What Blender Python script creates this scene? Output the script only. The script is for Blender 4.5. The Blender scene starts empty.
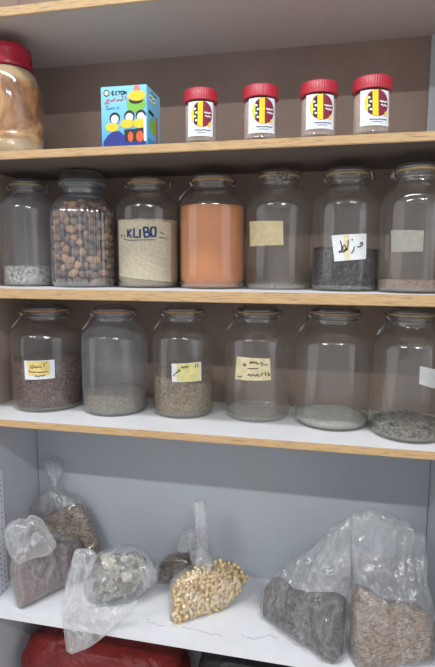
import bpy, bmesh, math, random
from mathutils import Vector, Matrix, noise
from mathutils.geometry import delaunay_2d_cdt
random.seed(7)
PI = math.pi
S = bpy.context.scene
COL = S.collection

# ------------------------------------------------------------------ camera
W, H, F = 435, 667, 507.37
YAW, PITCH, ROLL = -0.2095, -0.1341, 0.0042
CAM = Vector((0, -1.25, 0))
FW = Vector((math.sin(YAW) * math.cos(PITCH), math.cos(YAW) * math.cos(PITCH), math.sin(PITCH)))
_r0 = Vector((math.cos(YAW), -math.sin(YAW), 0)); _u0 = _r0.cross(FW)
RT = _r0 * math.cos(ROLL) + _u0 * math.sin(ROLL)
UP = -_r0 * math.sin(ROLL) + _u0 * math.cos(ROLL)
cd = bpy.data.cameras.new('camera'); cam = bpy.data.objects.new('camera', cd); COL.objects.link(cam)
cd.sensor_fit = 'HORIZONTAL'; cd.sensor_width = 36; cd.lens = F / W * 36; cd.clip_start = 0.02
cam.matrix_world = Matrix(((RT.x, UP.x, -FW.x, CAM.x), (RT.y, UP.y, -FW.y, CAM.y), (RT.z, UP.z, -FW.z, CAM.z), (0, 0, 0, 1)))
S.camera = cam

def ray(x, y): return FW + RT * ((x - W / 2) / F) - UP * ((y - H / 2) / F)
def onz(x, y, z): d = ray(x, y); return CAM + d * ((z - CAM.z) / d.z)
def ony(x, y, Y): d = ray(x, y); return CAM + d * ((Y - CAM.y) / d.y)
def onplane(x, y, o, n): d = ray(x, y); return CAM + d * ((o - CAM).dot(n) / d.dot(n))
def depth(p): return (p - CAM).dot(FW)

# ------------------------------------------------------------------ heights
ZA, ZB, ZC, ZD, ZE = 0.628, 0.2963, -0.0669, -0.443, -1.0464   # A: underside; others: top face
XL, XR, YB = -1.0, 0.331, 0.345
TH = 0.020
FLOOR = -1.5

# ------------------------------------------------------------------ objects
def tag(o, label=None, cat=None, group=None, kind=None):
    if label: o['label'] = label
    if cat: o['category'] = cat
    if group: o['group'] = group
    if kind: o['kind'] = kind
    return o
def empty(name, loc, label=None, cat=None, group=None, rz=0):
    o = bpy.data.objects.new(name, None); COL.objects.link(o); o.location = loc; o.rotation_euler = (0, 0, rz)
    o.empty_display_size = .03
    return tag(o, label, cat, group)
def obj(name, bm, mat, parent=None, smooth=True, world=True):
    """link bm (world coordinates when world) as one mesh object under parent"""
    me = bpy.data.meshes.new(name)
    if parent is not None and world:
        p = parent; M = Matrix()
        while p is not None:
            M = Matrix.Translation(p.location) @ p.rotation_euler.to_matrix().to_4x4() @ M; p = p.parent
        bm.transform(M.inverted())
    bmesh.ops.recalc_face_normals(bm, faces=bm.faces)
    bm.to_mesh(me); bm.free()
    for m in (mat if isinstance(mat, (list, tuple)) else [mat]): me.materials.append(m)
    if smooth:
        for f in me.polygons: f.use_smooth = True
    o = bpy.data.objects.new(name, me); COL.objects.link(o)
    if parent is not None: o.parent = parent
    return o

# ------------------------------------------------------------------ mesh helpers
def box(bm, x0, x1, y0, y1, z0, z1, bev=0, mi=0):
    vs = [bm.verts.new((x, y, z)) for x in (x0, x1) for y in (y0, y1) for z in (z0, z1)]
    fs = [bm.faces.new([vs[i] for i in f]) for f in ((0, 1, 3, 2), (4, 6, 7, 5), (0, 4, 5, 1), (2, 3, 7, 6), (0, 2, 6, 4), (1, 5, 7, 3))]
    for f in fs: f.material_index = mi
    if bev:
        es = list({e for f in fs for e in f.edges})
        bmesh.ops.bevel(bm, geom=es, offset=bev, segments=2, affect='EDGES')
def lathe(bm, prof, c=(0, 0, 0), seg=56, rib=None, mi=0):
    """prof: (r, z); rib(theta, z, r) -> r"""
    rings = []
    for r, z in prof:
        if r < 1e-6: rings.append([bm.verts.new((c[0], c[1], c[2] + z))]); continue
        ring = []
        for i in range(seg):
            t = 2 * PI * i / seg; rr = rib(t, z, r) if rib else r
            ring.append(bm.verts.new((c[0] + rr * math.cos(t), c[1] + rr * math.sin(t), c[2] + z)))
        rings.append(ring)
    for a, b in zip(rings, rings[1:]):
        if len(a) == 1 and len(b) == 1: continue
        for i in range(seg):
            j = (i + 1) % seg
            if len(a) == 1: f = bm.faces.new((a[0], b[i], b[j]))
            elif len(b) == 1: f = bm.faces.new((a[i], b[0], a[j]))
            else: f = bm.faces.new((a[i], b[i], b[j], a[j]))
            f.material_index = mi
def tube(bm, pts, r, seg=6, closed=False):
    pts = [Vector(p) for p in pts]; n = len(pts); rings = []
    for i, p in enumerate(pts):
        a = pts[(i - 1) % n] if (closed or i) else p; b = pts[(i + 1) % n] if (closed or i < n - 1) else p
        t = (b - a).normalized()
        q = Vector((0, 0, 1)) if abs(t.z) < .9 else Vector((1, 0, 0))
        u = t.cross(q).normalized(); v = t.cross(u)
        rings.append([bm.verts.new(p + (u * math.cos(2 * PI * k / seg) + v * math.sin(2 * PI * k / seg)) * r) for k in range(seg)])
    for i in range(n if closed else n - 1):
        a, b = rings[i], rings[(i + 1) % n]
        for k in range(seg): bm.faces.new((a[k], b[k], b[(k + 1) % seg], a[(k + 1) % seg]))
    if not closed:
        bm.faces.new(rings[0]); bm.faces.new(rings[-1][::-1])

# ------------------------------------------------------------------ materials
def lin(c):
    f = lambda v: v / 12.92 if v <= .04045 else ((v + .055) / 1.055) ** 2.4
    return tuple(f(v / 255) for v in c) + (1,)
class NT:
    def __init__(s, name):
        s.m = bpy.data.materials.new(name); s.m.use_nodes = True; s.t = s.m.node_tree; s.t.nodes.clear()
        s.out = s.n('ShaderNodeOutputMaterial'); s.co = s.n('ShaderNodeTexCoord').outputs['Object']
    def n(s, t, **k):
        nd = s.t.nodes.new(t)
        for a, b in k.items():
            if a in ('operation', 'blend_type', 'feature', 'data_type', 'wave_type', 'bands_direction', 'noise_dimensions', 'distance'): setattr(nd, a, b)
            else: s.set(nd.inputs[a.replace('_', ' ')], b)
        return nd
    def set(s, i, v):
        if isinstance(v, bpy.types.NodeSocket): s.t.links.new(v, i)
        else: i.default_value = v
    def mapping(s, scale, co=None):
        nd = s.n('ShaderNodeMapping'); s.set(nd.inputs['Vector'], co or s.co); nd.inputs['Scale'].default_value = scale
        return nd.outputs[0]
    def noise(s, scale, detail=4, rough=.6, co=None, dist=0):
        nd = s.n('ShaderNodeTexNoise'); s.set(nd.inputs['Vector'], co or s.co)
        nd.inputs['Scale'].default_value = scale; nd.inputs['Detail'].default_value = detail; nd.inputs['Roughness'].default_value = rough; nd.inputs['Distortion'].default_value = dist
        return nd.outputs['Fac']
    def ramp(s, fac, stops):
        nd = s.n('ShaderNodeValToRGB'); s.set(nd.inputs[0], fac); e = nd.color_ramp.elements
        while len(e) < len(stops): e.new(.5)
        for el, (p, c) in zip(e, stops): el.position = p; el.color = c if len(c) == 4 else lin(c)
        return nd.outputs[0]
    def math(s, op, a, b=0, c=0):
        nd = s.n('ShaderNodeMath', operation=op); s.set(nd.inputs[0], a); s.set(nd.inputs[1], b); s.set(nd.inputs[2], c); return nd.outputs[0]
    def mix(s, fac, a, b, mode='MIX'):
        nd = s.n('ShaderNodeMix', data_type='RGBA', blend_type=mode); s.set(nd.inputs[0], fac); s.set(nd.inputs[6], a); s.set(nd.inputs[7], b); return nd.outputs[2]
    def bump(s, h, strength=.3, dist=.002):
        nd = s.n('ShaderNodeBump'); s.set(nd.inputs['Height'], h); nd.inputs['Strength'].default_value = strength; nd.inputs['Distance'].default_value = dist; return nd.outputs[0]
    def bsdf(s, col, rough=.6, metal=0, normal=None, spec=.5):
        nd = s.n('ShaderNodeBsdfPrincipled'); s.set(nd.inputs['Base Color'], col); s.set(nd.inputs['Roughness'], rough)
        nd.inputs['Metallic'].default_value = metal; nd.inputs['Specular IOR Level'].default_value = spec
        if normal is not None: s.set(nd.inputs['Normal'], normal)
        return nd.outputs[0]
    def schlick(s, f0):
        lw = s.n('ShaderNodeLayerWeight'); lw.inputs['Blend'].default_value = .5
        return s.math('MULTIPLY_ADD', s.math('POWER', lw.outputs['Facing'], 5), 1 - f0, f0)
    def done(s, sh): s.t.links.new(sh, s.out.inputs[0]); return s.m

def plain(name, c, rough=.6, var=.06, scale=30, metal=0, spec=.5, bump=0):
    t = NT(name); n = t.noise(scale)
    lo = tuple(v * (1 - var) for v in c); hi = tuple(min(255, v * (1 + var)) for v in c)
    col = t.ramp(n, [(.3, lo), (.7, hi)])
    return t.done(t.bsdf(col, rough, metal, t.bump(n, bump) if bump else None, spec))

def melamine(name, c, dirt=0.):
    t = NT(name)
    n1 = t.noise(9, 5, .6); n2 = t.noise(60, 3, .6, t.mapping((1, 8, 8)))
    col = t.ramp(n2, [(.3, tuple(v * .965 for v in c)), (.7, c)])
    col = t.mix(t.math('MULTIPLY', t.ramp(n1, [(.45, (0, 0, 0, 1)), (.8, (1, 1, 1, 1))]), .18), col, lin((168, 160, 150)))
    if dirt:
        sx = t.n('ShaderNodeSeparateXYZ'); t.set(sx.inputs[0], t.co)
        w = t.noise(7, 3, .55, t.mapping((1, .0, .0)))
        line = t.math('ABSOLUTE', t.math('SUBTRACT', sx.outputs[1], t.math('MULTIPLY_ADD', w, .17, -.205)))
        edge = t.math('LESS_THAN', line, .0022)
        brk = t.math('GREATER_THAN', t.noise(26, 3, .6), .47)
        win = t.math('MULTIPLY', t.math('GREATER_THAN', sx.outputs[0], -.19), t.math('LESS_THAN', sx.outputs[0], .49))
        blot = t.math('MULTIPLY', t.math('GREATER_THAN', t.noise(34, 5, .7), .62), t.math('LESS_THAN', line, .016))
        m = t.math('MULTIPLY', t.math('MAXIMUM', t.math('MULTIPLY', edge, brk), t.math('MULTIPLY', blot, .5)), win)
        col = t.mix(t.math('MULTIPLY', m, dirt), col, lin((135, 105, 75)))
    return t.done(t.bsdf(col, .5, 0, t.bump(n2, .08, .001), .35))
def woodband(name, c):
    t = NT(name); n = t.noise(14, 6, .65, t.mapping((1.6, 20, 26)), .6); n2 = t.noise(5, 3, .5, t.mapping((1, 3, 3)))
    col = t.ramp(n, [(.3, tuple(v * .62 for v in c)), (.48, c), (.75, tuple(min(255, v * 1.1) for v in c))])
    col = t.mix(t.math('MULTIPLY', n2, .35), col, lin(tuple(v * .85 for v in c)))
    return t.done(t.bsdf(col, .45, 0, t.bump(n, .12, .001), .4))
def glass(name, tint=(.58, .63, .60), haze=.10, clear=(.955, .96, .95), gloss=1.0, hazescale=18, hazecol=(222, 216, 208)):
    t = NT(name)
    lw = t.n('ShaderNodeLayerWeight'); lw.inputs['Blend'].default_value = .28
    tr = t.n('ShaderNodeBsdfTransparent')
    t.set(tr.inputs[0], t.mix(t.math('POWER', lw.outputs['Facing'], 2.2), clear + (1,), tint + (1,)))
    gl = t.n('ShaderNodeBsdfGlossy'); gl.inputs['Roughness'].default_value = .09; gl.inputs['Color'].default_value = (1, 1, 1, 1)
    t.set(gl.inputs['Normal'], t.bump(t.noise(38, 2, .5), .12, .002))
    m1 = t.n('ShaderNodeMixShader'); t.set(m1.inputs[0], t.math('MULTIPLY', t.schlick(.075), gloss)); t.set(m1.inputs[1], tr.outputs[0]); t.set(m1.inputs[2], gl.outputs[0])
    df = t.n('ShaderNodeBsdfDiffuse'); df.inputs[0].default_value = lin(hazecol)
    tl = t.n('ShaderNodeBsdfTranslucent'); tl.inputs[0].default_value = lin(hazecol)
    m2 = t.n('ShaderNodeMixShader'); m2.inputs[0].default_value = .4; t.set(m2.inputs[1], df.outputs[0]); t.set(m2.inputs[2], tl.outputs[0])
    hz = t.ramp(t.noise(hazescale, 5, .65, t.mapping((1, 1, .45))), [(.3, (.25, .25, .25, 1)), (.75, (1, 1, 1, 1))])
    m3 = t.n('ShaderNodeMixShader'); t.set(m3.inputs[0], t.math('MULTIPLY', t.math('MULTIPLY_ADD', t.math('POWER', lw.outputs['Facing'], 4), 2.6, hz), haze)); t.set(m3.inputs[1], m1.outputs[0]); t.set(m3.inputs[2], m2.outputs[0])  # grazing haze: dust seen edge-on, also standing in for side reflections
    return t.done(m3.outputs[0])
def film(name, haze=.16, tint=(246, 248, 251), scale=(1, 1, 1), bump=1.1):
    t = NT(name)
    n1 = t.noise(15, 2.5, .5, t.mapping((scale[0], scale[1], scale[2] * .5)), .9); n2 = t.noise(40, 3, .6, t.mapping(scale), 1.0)
    h = t.math('ADD', n1, t.math('MULTIPLY', n2, .3))
    ridge = t.math('ABSOLUTE', t.math('SUBTRACT', n1, .5))
    nb = t.bump(h, bump, .012)
    gl = t.n('ShaderNodeBsdfGlossy'); gl.inputs['Roughness'].default_value = .17; t.set(gl.inputs['Normal'], nb)
    df = t.n('ShaderNodeBsdfDiffuse'); df.inputs[0].default_value = lin(tint)
    tl = t.n('ShaderNodeBsdfTranslucent'); tl.inputs[0].default_value = lin(tint)
    m2 = t.n('ShaderNodeMixShader'); m2.inputs[0].default_value = .3; t.set(m2.inputs[1], df.outputs[0]); t.set(m2.inputs[2], tl.outputs[0])
    tr = t.n('ShaderNodeBsdfTransparent'); tr.inputs[0].default_value = (.985, .985, .985, 1)
    hz = t.ramp(ridge, [(0, (1, 1, 1, 1)), (.02, (.75, .75, .75, 1)), (.07, (.34, .34, .34, 1)), (.2, (.16, .16, .16, 1))])
    lw = t.n('ShaderNodeLayerWeight'); lw.inputs['Blend'].default_value = .3
    hz = t.math('MULTIPLY', t.math('MULTIPLY_ADD', hz, 1.1, t.math('MULTIPLY', lw.outputs['Facing'], .9)), haze)
    m1 = t.n('ShaderNodeMixShader'); t.set(m1.inputs[0], hz); t.set(m1.inputs[1], tr.outputs[0]); t.set(m1.inputs[2], m2.outputs[0])
    m3 = t.n('ShaderNodeMixShader'); t.set(m3.inputs[0], t.math('MINIMUM', t.schlick(.12), .5)); t.set(m3.inputs[1], m1.outputs[0]); t.set(m3.inputs[2], gl.outputs[0])
    return t.done(m3.outputs[0])
def grains(name, cols, scale=260, rough=.8, bump=.8, stretch=(1, 1, 1)):
    t = NT(name); v = t.n('ShaderNodeTexVoronoi'); t.set(v.inputs['Vector'], t.mapping(stretch)); v.inputs['Scale'].default_value = scale
    sp = t.n('ShaderNodeSeparateColor'); t.set(sp.inputs[0], v.outputs['Color'])
    n = len(cols)
    col = t.ramp(sp.outputs[0], [(i / max(1, n - 1), c) for i, c in enumerate(cols)])
    col = t.mix(t.math('MULTIPLY', t.noise(14, 3), .35), col, lin(tuple(v * .75 for v in cols[n // 2])))
    h = t.math('SUBTRACT', 1, v.outputs['Distance'])
    return t.done(t.bsdf(col, rough, 0, t.bump(h, bump, .004), .25))

M = {}
M['white'] = melamine('white_melamine', (228, 230, 233))
M['white_dirty'] = melamine('worn_white_melamine', (234, 237, 242), .35)
M['under'] = melamine('grey_melamine', (196, 186, 180))
M['greywhite'] = melamine('grey_white_board', (188, 195, 203))
M['side'] = melamine('side_melamine', (196, 200, 207))
M['dark_under'] = plain('dark_underside', (98, 87, 80), .8, .05, 8)  # darker brown for the downward faces of the lower shelves
M['tan'] = melamine('warm_side_melamine', (188, 168, 154))  # upper side panels tinted warmer than the lower ones
M['brown'] = plain('brown_hardboard', (151, 131, 119), .7, .05, 6)
M['band'] = woodband('oak_edge_band', (202, 168, 124))
M['glass'] = glass('jar_glass')
M['glass_hazy'] = glass('dusty_jar_glass', haze=.32, hazecol=(196, 200, 208))
M['glass_blue'] = glass('ribbed_jar_glass', tint=(.80, .87, .92), haze=.12, gloss=1.7, hazecol=(196, 212, 230))
M['lit_dust_base'] = glass('lit_dusty_base_glass', haze=.42, hazescale=40)  # white haze paints light caught in the thick base, plus residue
M['glass_green'] = glass('greenish_jar_glass', tint=(.54, .62, .53), haze=.10)
M['lid'] = glass('lid_glass', tint=(.8, .83, .83), clear=(.96, .97, .97), haze=.2)
M['lid_grey'] = glass('grey_lid_glass', tint=(.8, .84, .86), clear=(.97, .98, .98), haze=.3, hazecol=(176, 180, 180))
M['pet'] = glass('clear_plastic', tint=(.92, .92, .90), haze=.10)
M['gasket'] = plain('orange_rubber', (178, 138, 98), .6)
M['gasket_pale'] = plain('pale_rubber', (170, 150, 112), .6)
M['gasket_grey'] = plain('grey_rubber', (120, 128, 130), .6)
M['wire'] = plain('bail_wire', (176, 178, 180), .32, .04, 30, .9)
M['ink'] = plain('black_ink', (28, 27, 32), .7)
M['blue_ink'] = plain('blue_ink', (28, 46, 98), .7)
M['grey_ink'] = plain('grey_ink', (96, 104, 120), .7)
M['paper'] = plain('white_paper', (226, 230, 232), .7, .04, 60)
M['grey_paper'] = plain('greyish_paper', (184, 188, 188), .7, .04, 60)
M['tape'] = plain('masking_tape', (204, 190, 148), .7, .05, 60)
M['tape_pale'] = plain('pale_masking_tape', (152, 150, 140), .7, .05, 60)
M['cream'] = plain('cream_paper', (226, 214, 172), .7, .07, 50)
M['yellow_paper'] = plain('yellow_paper', (230, 205, 130), .7, .08, 70)
M['lemon_paper'] = plain('lemon_paper', (226, 218, 150), .7, .06, 70)
M['cloth'] = plain('beige_cloth', (186, 178, 154), .85, .07, 120, bump=.3)
M['crease'] = plain('cloth_crease', (206, 199, 178), .8)
M['red_cap'] = plain('red_plastic', (168, 38, 54), .38, .06, 20)
M['maroon_cap'] = plain('maroon_plastic', (150, 22, 44), .25, .06, 20)
M['maroon'] = plain('maroon_print', (136, 30, 62), .5, .03)
M['yellow'] = plain('yellow_print', (250, 214, 30), .5, .03)
M['label_white'] = plain('label_white', (232, 236, 244), .45, .02)

# ------------------------------------------------------------------ setting
def struct(name, bm, m, smooth=False): return tag(obj(name, bm, m, None, smooth), kind='structure')
bm = bmesh.new(); box(bm, -3.2, 3.2, -4.2, .46, FLOOR - .05, FLOOR); struct('floor', bm, plain('floor_tile', (190, 184, 176), .45, .05, 3))
bm = bmesh.new(); box(bm, -3.2, 3.2, .38, .46, FLOOR, 1.25); struct('wall_back', bm, plain('wall_paint', (200, 198, 194), .8, .03, 3))

# shelving unit
unit = empty('shelving_unit', (-.33, .17, FLOOR), 'wide white shelving unit with oak edged shelves and brown backing boards', 'shelves')
def shelf(z0, z1, mat, band=True, matband=None):
    b = bmesh.new(); box(b, XL, XR, 0.004 if band else 0, YB, z0, z1)
    o = obj('shelf', b, [mat, M['dark_under']], unit, False)
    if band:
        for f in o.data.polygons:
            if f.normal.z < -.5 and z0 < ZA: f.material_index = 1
    if band:
        b = bmesh.new(); box(b, XL, XR, -.002, .004, z0 - .0005, z1 + .0005, .0015)
        e = bpy.data.objects  # edge strip is a sub-part of its shelf
        p = obj('edge_band', b, M['band'], unit, False); p.parent = o
        p['label'] = 'oak edge band'
    return o
shelf(ZA, ZA + .022, M['under'])
shelf(ZB - .020, ZB, M['white'])
shelf(ZC - .0265, ZC, M['white'])
shelf(ZD - .0185, ZD, M['white'])
shelf(ZE - .024, ZE, M['white_dirty'], False)
for x0, x1 in ((XL - .018, XL), (XR, XR + .018)):
    b = bmesh.new(); box(b, x0, x1, 0, YB, FLOOR + .001, ZD - .0185); obj('side_panel', b, M['side'], unit, False)
    b = bmesh.new(); box(b, x0, x1, 0, YB, ZD - .0185, ZA + .40); p = obj('side_panel', b, M['tan'], unit, False); p['label'] = 'warm tinted upper side panel'
for z0, z1, m in ((ZA + .022, ZA + .4, 'brown'), (ZB, ZA, 'brown'), (ZC, ZB - .02, 'brown'), (ZD, ZC - .0265, 'brown'), (ZE, ZD - .0185, 'greywhite'), (FLOOR + .001, ZE - .024, 'white')):
    b = bmesh.new(); g_ = .0028 if m == 'greywhite' else 0
    box(b, XL + g_, XR - g_, YB - .012, YB, z0, z1)
    p = obj('back_panel', b, M[m], unit, False)
    if m == 'brown': p['label'] = 'brown backing board'
YI = YB - .012      # front face of the backing

# pale upright strip in the right corner of the upper bay
b = bmesh.new(); box(b, .262, .30, YI - .012, YI - .001, ZB + .0005, ZA - .0005, .001)
p = obj('corner_strip', b, M['side'], unit, False); p['label'] = 'pale corner strip'

# ------------------------------------------------------------------ jars
JP = [(0, .016), (.5, .013), (.80, .006), (.88, .0), (.945, .004), (.982, .018), (1, .045), (1, .30), (1, .655), (.993, .69), (.972, .72), (.925, .748),
      (.85, .775), (.76, .80), (.675, .823), (.61, .845), (.58, .862), (.572, .90), (.60, .912), (.615, .922), (.612, .945)]
JPsq = [(0, .016), (.5, .013), (.80, .006), (.88, .0), (.945, .004), (.982, .018), (1, .045), (1, .30), (1, .67), (.995, .71), (.975, .745), (.925, .775),
        (.84, .80), (.74, .82), (.66, .838), (.605, .855), (.58, .87), (.572, .905), (.60, .915), (.615, .925), (.612, .945)]
JPrib = [(0, .016), (.5, .013), (.80, .006), (.88, .0), (.945, .004), (.982, .018), (1, .045), (1, .30), (1, .575), (.993, .615), (.97, .655), (.925, .69),
        (.86, .72), (.77, .75), (.69, .77), (.63, .785), (.60, .80), (.60, .84), (.68, .85), (.72, .862), (.70, .88)]
def prof_r(P, t):
    for (r0, z0), (r1, z1) in zip(P[3:], P[4:]):
        if z0 <= t <= z1: return r0 + (r1 - r0) * (t - z0) / max(1e-9, z1 - z0)
    return P[-1][0]

class Jar: pass
def place(cx, by, w, ty, z, Yc):
    """size and spot of an upright round jar from its width, base and top as seen"""
    j = Jar(); p = ony(cx, by, Yc); j.z = z
    q = CAM + (p - CAM); j.x, j.y = p.x, Yc
    d = depth(Vector((j.x, j.y, z + .12))); rr = Vector((j.x, j.y + 1.25)).length
    # the axis seen at mid height
    m = ony(cx, (by + ty) / 2, Yc); j.x = m.x
    j.R = w / 2 / F * depth(Vector((m.x, Yc, m.z))) * .985
    j.H = ony(cx, ty, Yc - (.95 if z > 0 else .55 if z > -.2 else 0) * j.R).z - z
    if z == ZC: j.H = min(j.H, ZB - .0205 - ZC - .0025)
    j.az = math.atan2(CAM.y - j.y, CAM.x - j.x)      # azimuth facing the camera
    return j
def raycyl(px, py, j, R):
    d = ray(px, py); ox, oy = CAM.x - j.x, CAM.y - j.y
    a = d.x ** 2 + d.y ** 2; b = ox * d.x + oy * d.y; c = ox * ox + oy * oy - R * R
    D = b * b - a * c; t = (-b - math.sqrt(max(0, D))) / a
    p = CAM + d * t; th = math.atan2(p.y - j.y, p.x - j.x)
    return th, p.z
def unwrap(th, ref):
    while th - ref > PI: th -= 2 * PI
    while th - ref < -PI: th += 2 * PI
    return th
def bil(q, s, t):
    (a, b, c, d) = q  # tl tr br bl
    return tuple((a[i] * (1 - s) + b[i] * s) * (1 - t) + (d[i] * (1 - s) + c[i] * s) * t for i in (0, 1))
def quad_on(j, corners, R):
    return [(unwrap(raycyl(x, y, j, R)[0], j.az), raycyl(x, y, j, R)[1]) for x, y in corners]
def cyl_patch(bm, j, q, R, s0=0, s1=1, t0=0, t1=1, ns=10, nt=4, shape=None, mi=0):
    g = []
    for k in range(nt + 1):
        row = []
        for i in range(ns + 1):
            s, t = s0 + (s1 - s0) * i / ns, t0 + (t1 - t0) * k / nt
            th, z = bil(q, s, t); row.append(bm.verts.new((j.x + R * math.cos(th), j.y + R * math.sin(th), z)))
        g.append(row)
    for k in range(nt):
        for i in range(ns):
            f = bm.faces.new((g[k][i], g[k][i + 1], g[k + 1][i + 1], g[k + 1][i])); f.material_index = mi
def cyl_poly(bm, j, q, R, pts, mi=0):
    """filled convex shape in label coordinates"""
    fine = []
    for (a, b), (c, d) in zip(pts, pts[1:] + pts[:1]):
        n = max(1, int(math.hypot(c - a, d - b) / .08))
        fine += [(a + (c - a) * i / n, b + (d - b) * i / n) for i in range(n)]
    cs = sum(p[0] for p in fine) / len(fine); ct = sum(p[1] for p in fine) / len(fine)
    def v(s, t):
        th, z = bil(q, s, t); return bm.verts.new((j.x + R * math.cos(th), j.y + R * math.sin(th), z))
    c = v(cs, ct); prev = None; n = len(fine)
    for k in range(1, 7):
        ring = [v(cs + (s - cs) * k / 6, ct + (t - ct) * k / 6) for s, t in fine]
        for i in range(n):
            f = bm.faces.new((c, ring[i], ring[(i + 1) % n]) if prev is None else (prev[i], ring[i], ring[(i + 1) % n], prev[(i + 1) % n])); f.material_index = mi
        prev = ring
def cyl_strokes(bm, j, q, R, strokes, w, asp):
    """pen strokes in label coordinates, w in label widths, asp = height / width"""
    for st in strokes:
        pts = []
        for (a, b), (c, d) in zip(st, st[1:]):
            n = 3
            for i in range(n): pts.append((a + (c - a) * i / n, b + (d - b) * i / n))
        pts.append(st[-1])
        L = []
        for i, (s, t) in enumerate(pts):
            a = pts[max(0, i - 1)]; b = pts[min(len(pts) - 1, i + 1)]
            dx, dy = b[0] - a[0], (b[1] - a[1]) * asp; l = math.hypot(dx, dy) or 1
            nx, ny = -dy / l * w / 2, dx / l * w / 2 / asp
            row = []
            for sg in (1, -1):
                th, z = bil(q, s + sg * nx, t + sg * ny); row.append(bm.verts.new((j.x + R * math.cos(th), j.y + R * math.sin(th), z)))
            L.append(row)
        for a, b in zip(L, L[1:]): bm.faces.new((a[0], b[0], b[1], a[1]))
def wire_parts(root, j, az, P, style):
    R, Hh, z = j.R, j.H, j.z
    nr = .578 * R + .002
    def P3(r, th, zz): return (j.x + r * math.cos(th), j.y + r * math.sin(th), zz)
    bm = bmesh.new(); rw = .0017
    tube(bm, [P3(nr, 2 * PI * i / 32, z + .895 * Hh) for i in range(32)], rw, 6, True)
    hr = .64 * R
    tube(bm, [P3(hr, 2 * PI * i / 32, z + .968 * Hh) for i in range(32)], rw, 6, True)
    for sg in (-1, 1):   # hinge uprights opposite the latch
        th = az + PI + sg * .16
        tube(bm, [P3(nr, th, z + .895 * Hh), P3(hr + .006, th, z + .92 * Hh), P3(hr + .007, th, z + .95 * Hh), P3(hr, th, z + .968 * Hh)], rw)
    obj('wire_bail', bm, M['wire'], root)
    bm = bmesh.new(); rw = .0026
    w = .011 / hr
    if style == 'closed':
        o = hr + .004
        loop = [P3(hr, az - w, z + .975 * Hh), P3(o + .004, az - w, z + .96 * Hh), P3(o + .004, az - w, z + .90 * Hh), P3(o + .004, az + w, z + .90 * Hh), P3(o + .004, az + w, z + .96 * Hh), P3(hr, az + w, z + .975 * Hh)]
        tube(bm, loop, rw)
        tube(bm, [P3(nr, az, z + .895 * Hh), P3(o + .004, az, z + .915 * Hh), P3(o + .002, az, z + .95 * Hh)], rw)
    else:                # latch swung down onto the shoulder
        r2 = prof_r(P, .80) * R + .006; r3 = prof_r(P, .765) * R + .006
        for sg in (-1, 1):
            tube(bm, [P3(nr, az + sg * w, z + .895 * Hh), P3(hr + .007, az + sg * w, z + .93 * Hh), P3(hr + .010, az + sg * w * .8, z + .955 * Hh), P3(hr + .006, az + sg * w * .8, z + .90 * Hh), P3(r2, az + sg * w * .7, z + .83 * Hh), P3(r3, az + sg * w * .6, z + .79 * Hh)], rw)
        tube(bm, [P3(r3, az - w * .6, z + .79 * Hh), P3(r3, az + w * .6, z + .79 * Hh)], rw)
    obj('latch', bm, M['wire'], root)

def make_jar(j, label, mat='glass', P=JP, gasket='gasket', latch=-1.5, style='open', ribs=None, biglid=False, group=None):
    root = empty('glass_jar', (j.x, j.y, j.z), label, 'jar', group)
    j.root = root; j.P = P
    bm = bmesh.new()
    rib = (lambda t, z, r: r * (1 + .022 * math.cos(ribs * t)) if .03 * j.H < z < .78 * j.H else r) if ribs else None
    # outer wall, then over the rim and down the inner wall
    lathe(bm, [(r * j.R, z * j.H + .0006) for r, z in P], (j.x, j.y, j.z), 168 if ribs else 64, rib)
    inn = [(P[-1][0] * j.R - .004, P[-1][1] * j.H)] + [(P[k][0] * j.R - .004, P[k][1] * j.H) for k in (-4, -5)]
    lathe(bm, [(P[-1][0] * j.R, P[-1][1] * j.H + .0006)] + [(r, z + .0006) for r, z in inn], (j.x, j.y, j.z), 64)
    obj('glass_body', bm, M[mat], root)
    b = (.882 if biglid else .947) * j.H
    bm = bmesh.new(); g = P[-1][0] * j.R
    lathe(bm, [(g * .8, b - .001), (g + .002, b - .001), (g + .0035, b + .001), (g + .0035, b + .003), (g + .002, b + .0045), (g * .8, b + .0045)], (j.x, j.y, j.z), 48)
    obj('gasket', bm, M[gasket], root)
    bm = bmesh.new(); t = j.H; b2 = b + .0046
    if biglid:
        lathe(bm, [(0, b2), (.70 * j.R, b2), (.73 * j.R, b2 + .002), (.73 * j.R, b2 + .008), (.69 * j.R, b2 + .010), (.69 * j.R, b2 + .014), (.66 * j.R, b2 + .016), (.66 * j.R, b2 + .022), (.58 * j.R, b2 + .025), (.57 * j.R, t - .004), (.54 * j.R, t - .001), (0, t)], (j.x, j.y, j.z), 56)
    else:
        lathe(bm, [(0, b2), (g * .98, b2), (g * 1.0, b2 + .002), (g * 1.0, t - .004), (g * .95, t - .001), (g * .80, t), (g * .74, t - .003), (0, t - .003)], (j.x, j.y, j.z), 48)
    obj('lid', bm, M['lid'] if not biglid else M['lid_grey'], root)
    if not biglid: wire_parts(root, j, j.az + latch, P, style)
    bm = bmesh.new(); lathe(bm, [(0, .019 * j.H), (.6 * j.R, .018 * j.H), (.9 * j.R, .016 * j.H), (.955 * j.R, .026 * j.H), (.985 * j.R - .0015, .048 * j.H)], (j.x, j.y, j.z), 56)
    o = obj('glass_base', bm, M['lit_dust_base'], root); o['label'] = 'thick glass base with residue and painted light haze'
    return root
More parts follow.
